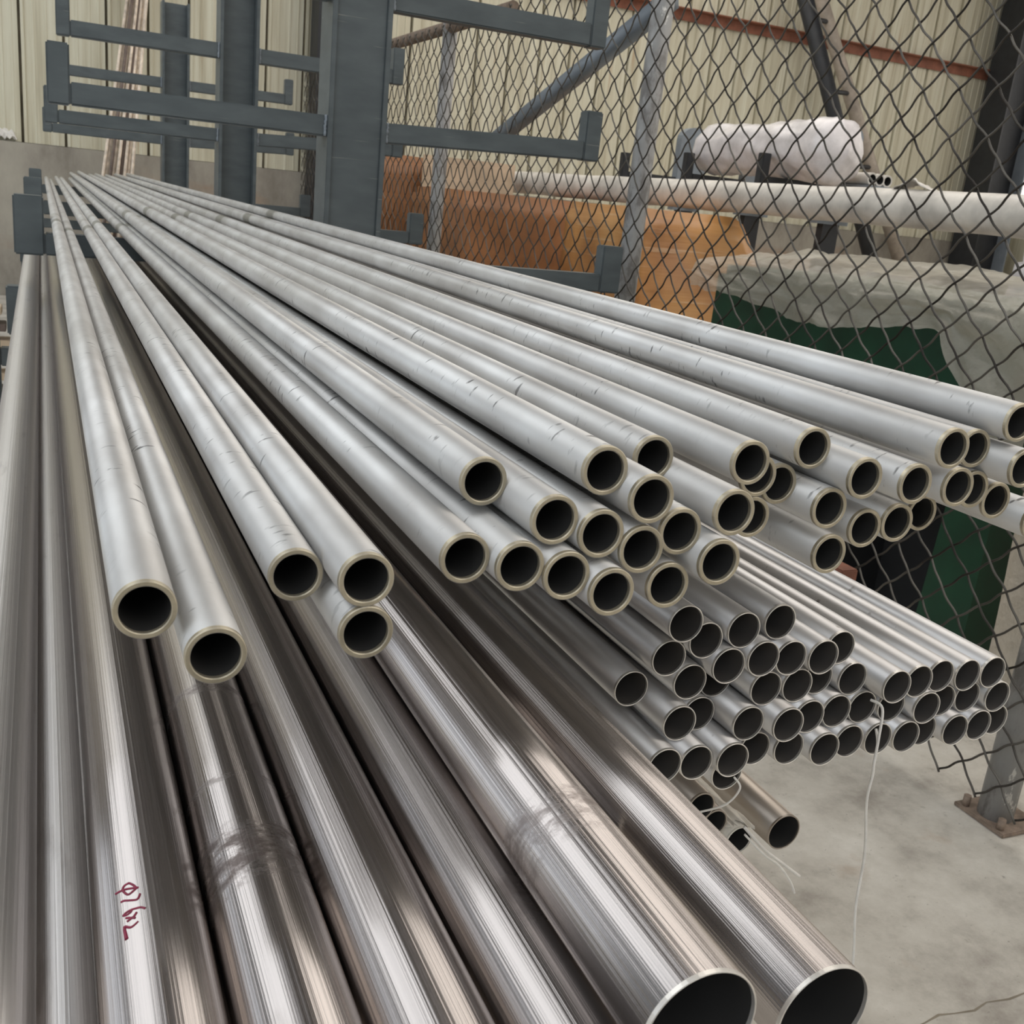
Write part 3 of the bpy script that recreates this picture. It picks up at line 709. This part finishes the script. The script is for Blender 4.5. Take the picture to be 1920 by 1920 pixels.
def tarp(u, v):
    # u along Y from the near end to the far end, v from the front hem over the top to the back
    y = 2.56 + 2.32 * u
    hem = .145 + .05 * math.sin(u * 8.0 + 3.4) + .03 * nz(u * 14, 1) + (.40 * max(0, (.2 - u) / .2) ** .7 if u < .2 else 0)
    hump = .035 * math.sin(math.pi * min(1, max(0, u))) + .02 * nz(u * 6, 7)
    zt = -.20 + hump
    L1 = hem; L2 = 1.32; tot = L1 + .12 + L2
    if v < .4:
        t = v / .4; x = 3.255 - .05 * (1 - t) * abs(math.sin(u * 9 + .5)); z = zt - .05 - hem * (1 - t)
        x += .03 * nz(u * 13, t * 3, 1.0) - .035 * abs(nz(u * 9 + 2, t * 1.5, 5.0))
    elif v < .5:
        a = (v - .4) / .1 * math.pi / 2; x = 3.255 + .07 * (1 - math.cos(a)); z = zt - .05 + .05 * math.sin(a)
    else:
        t = (v - .5) / .5; x = 3.325 + 1.25 * t; z = zt + .03 * nz(u * 6, t * 5, 3) + .05 * abs(nz(u * 3.5, t * 8, 8)) + .05 * math.sin(t * math.pi)
    return (x - 3.3, y - 2.66, z + .008 * nz(u * 40, v * 30))
link('plastic_sheet', grid('plastic_sheet', 110, 70, tarp), MSHEET, None, 'beige translucent plastic sheet draped over the green machine', 'sheet', None, None, (3.3, 2.66, H))
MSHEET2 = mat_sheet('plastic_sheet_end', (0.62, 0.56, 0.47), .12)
def endsheet(u, v):
    x = 3.26 + 1.3 * u; z = -.22 - 1.50 * v
    return (x - 3.3, -.11 - .05 * v + .035 * nz(u * 8, v * 2.2, 4) + .02 * math.sin(u * 26) * v, z + .03 * nz(u * 9, 0, 2) * v)
link('hanging_sheet', grid('hanging_sheet', 44, 30, endsheet), MSHEET2, None, 'beige plastic sheet hanging down the near end of the green machine', 'sheet', None, None, (3.3, 2.66, H))
crate('plastic_covered_heap', (4.75, 6.1, 3.2, 4.15, 0.0, H + .02), MFILM, 'goods covered in pale plastic at the right edge behind the machine', 'heap', amp=.08, seed=12.0)

# ============================================================ far left corner
rods = [(.66, 1.0, 0), (.70, 1.026, 0), (.74, 1.052, 1), (.78, 1.078, 0), (.82, 1.104, 0), (.86, 1.13, 1), (.90, 1.156, 0), (.94, 1.182, 0), (.98, 1.208, 0)]
RN = ['first pale', 'second pale', 'first dark', 'third pale', 'fourth pale', 'second dark', 'fifth pale', 'sixth pale', 'seventh pale']
for k, (xa, xb, dk) in enumerate(rods):
    x0 = xa - (xb - xa) * .72; top = H + 2.2 + .1 * (k % 3)
    r = .019
    o = (x0, 13.1 + .05 * (k % 2), .017)
    xt = x0 + (xb - x0) * (top / (H + 1.83))
    link('leaning_rod', sweep([(0, 0, 0), (xt - x0, 1.15, top)], r, 8), MRODD if dk else MROD, None, '%s rod from the left in the bundle leaning on the back wall' % RN[k], 'rod', 'rods leaning on the back wall', None, o)
def scrap(u, v):
    return (.34 * u - .17, -.10 * v, .02 + .16 * abs(nz(u * 4, v * 4, 1)) + .10 * u * (1 - u) * 4 * (1 - v))
link('plastic_scrap', grid('plastic_scrap', 14, 10, scrap, False, .004), MSTRING, None, 'crumpled white plastic scrap on the wall ledge', 'scrap', None, None, (-.42, YW - .02, H + .07))
nb = 9
for k in range(nb):
    z = .0 + k * .10
    link('stacked_plank', boxes('stacked_plank', [(-.5, .5, -.09, .09, 0, .045)], .003), MBOARD if k % 2 == 0 else MRODD, None,
         '%s plank from the top of the stack at the left edge beside the pipes' % ORD[nb - 1 - k], 'plank', 'planks stacked at the left edge', None, (-.70 - .02 * (k % 3), 7.0, z + .0))
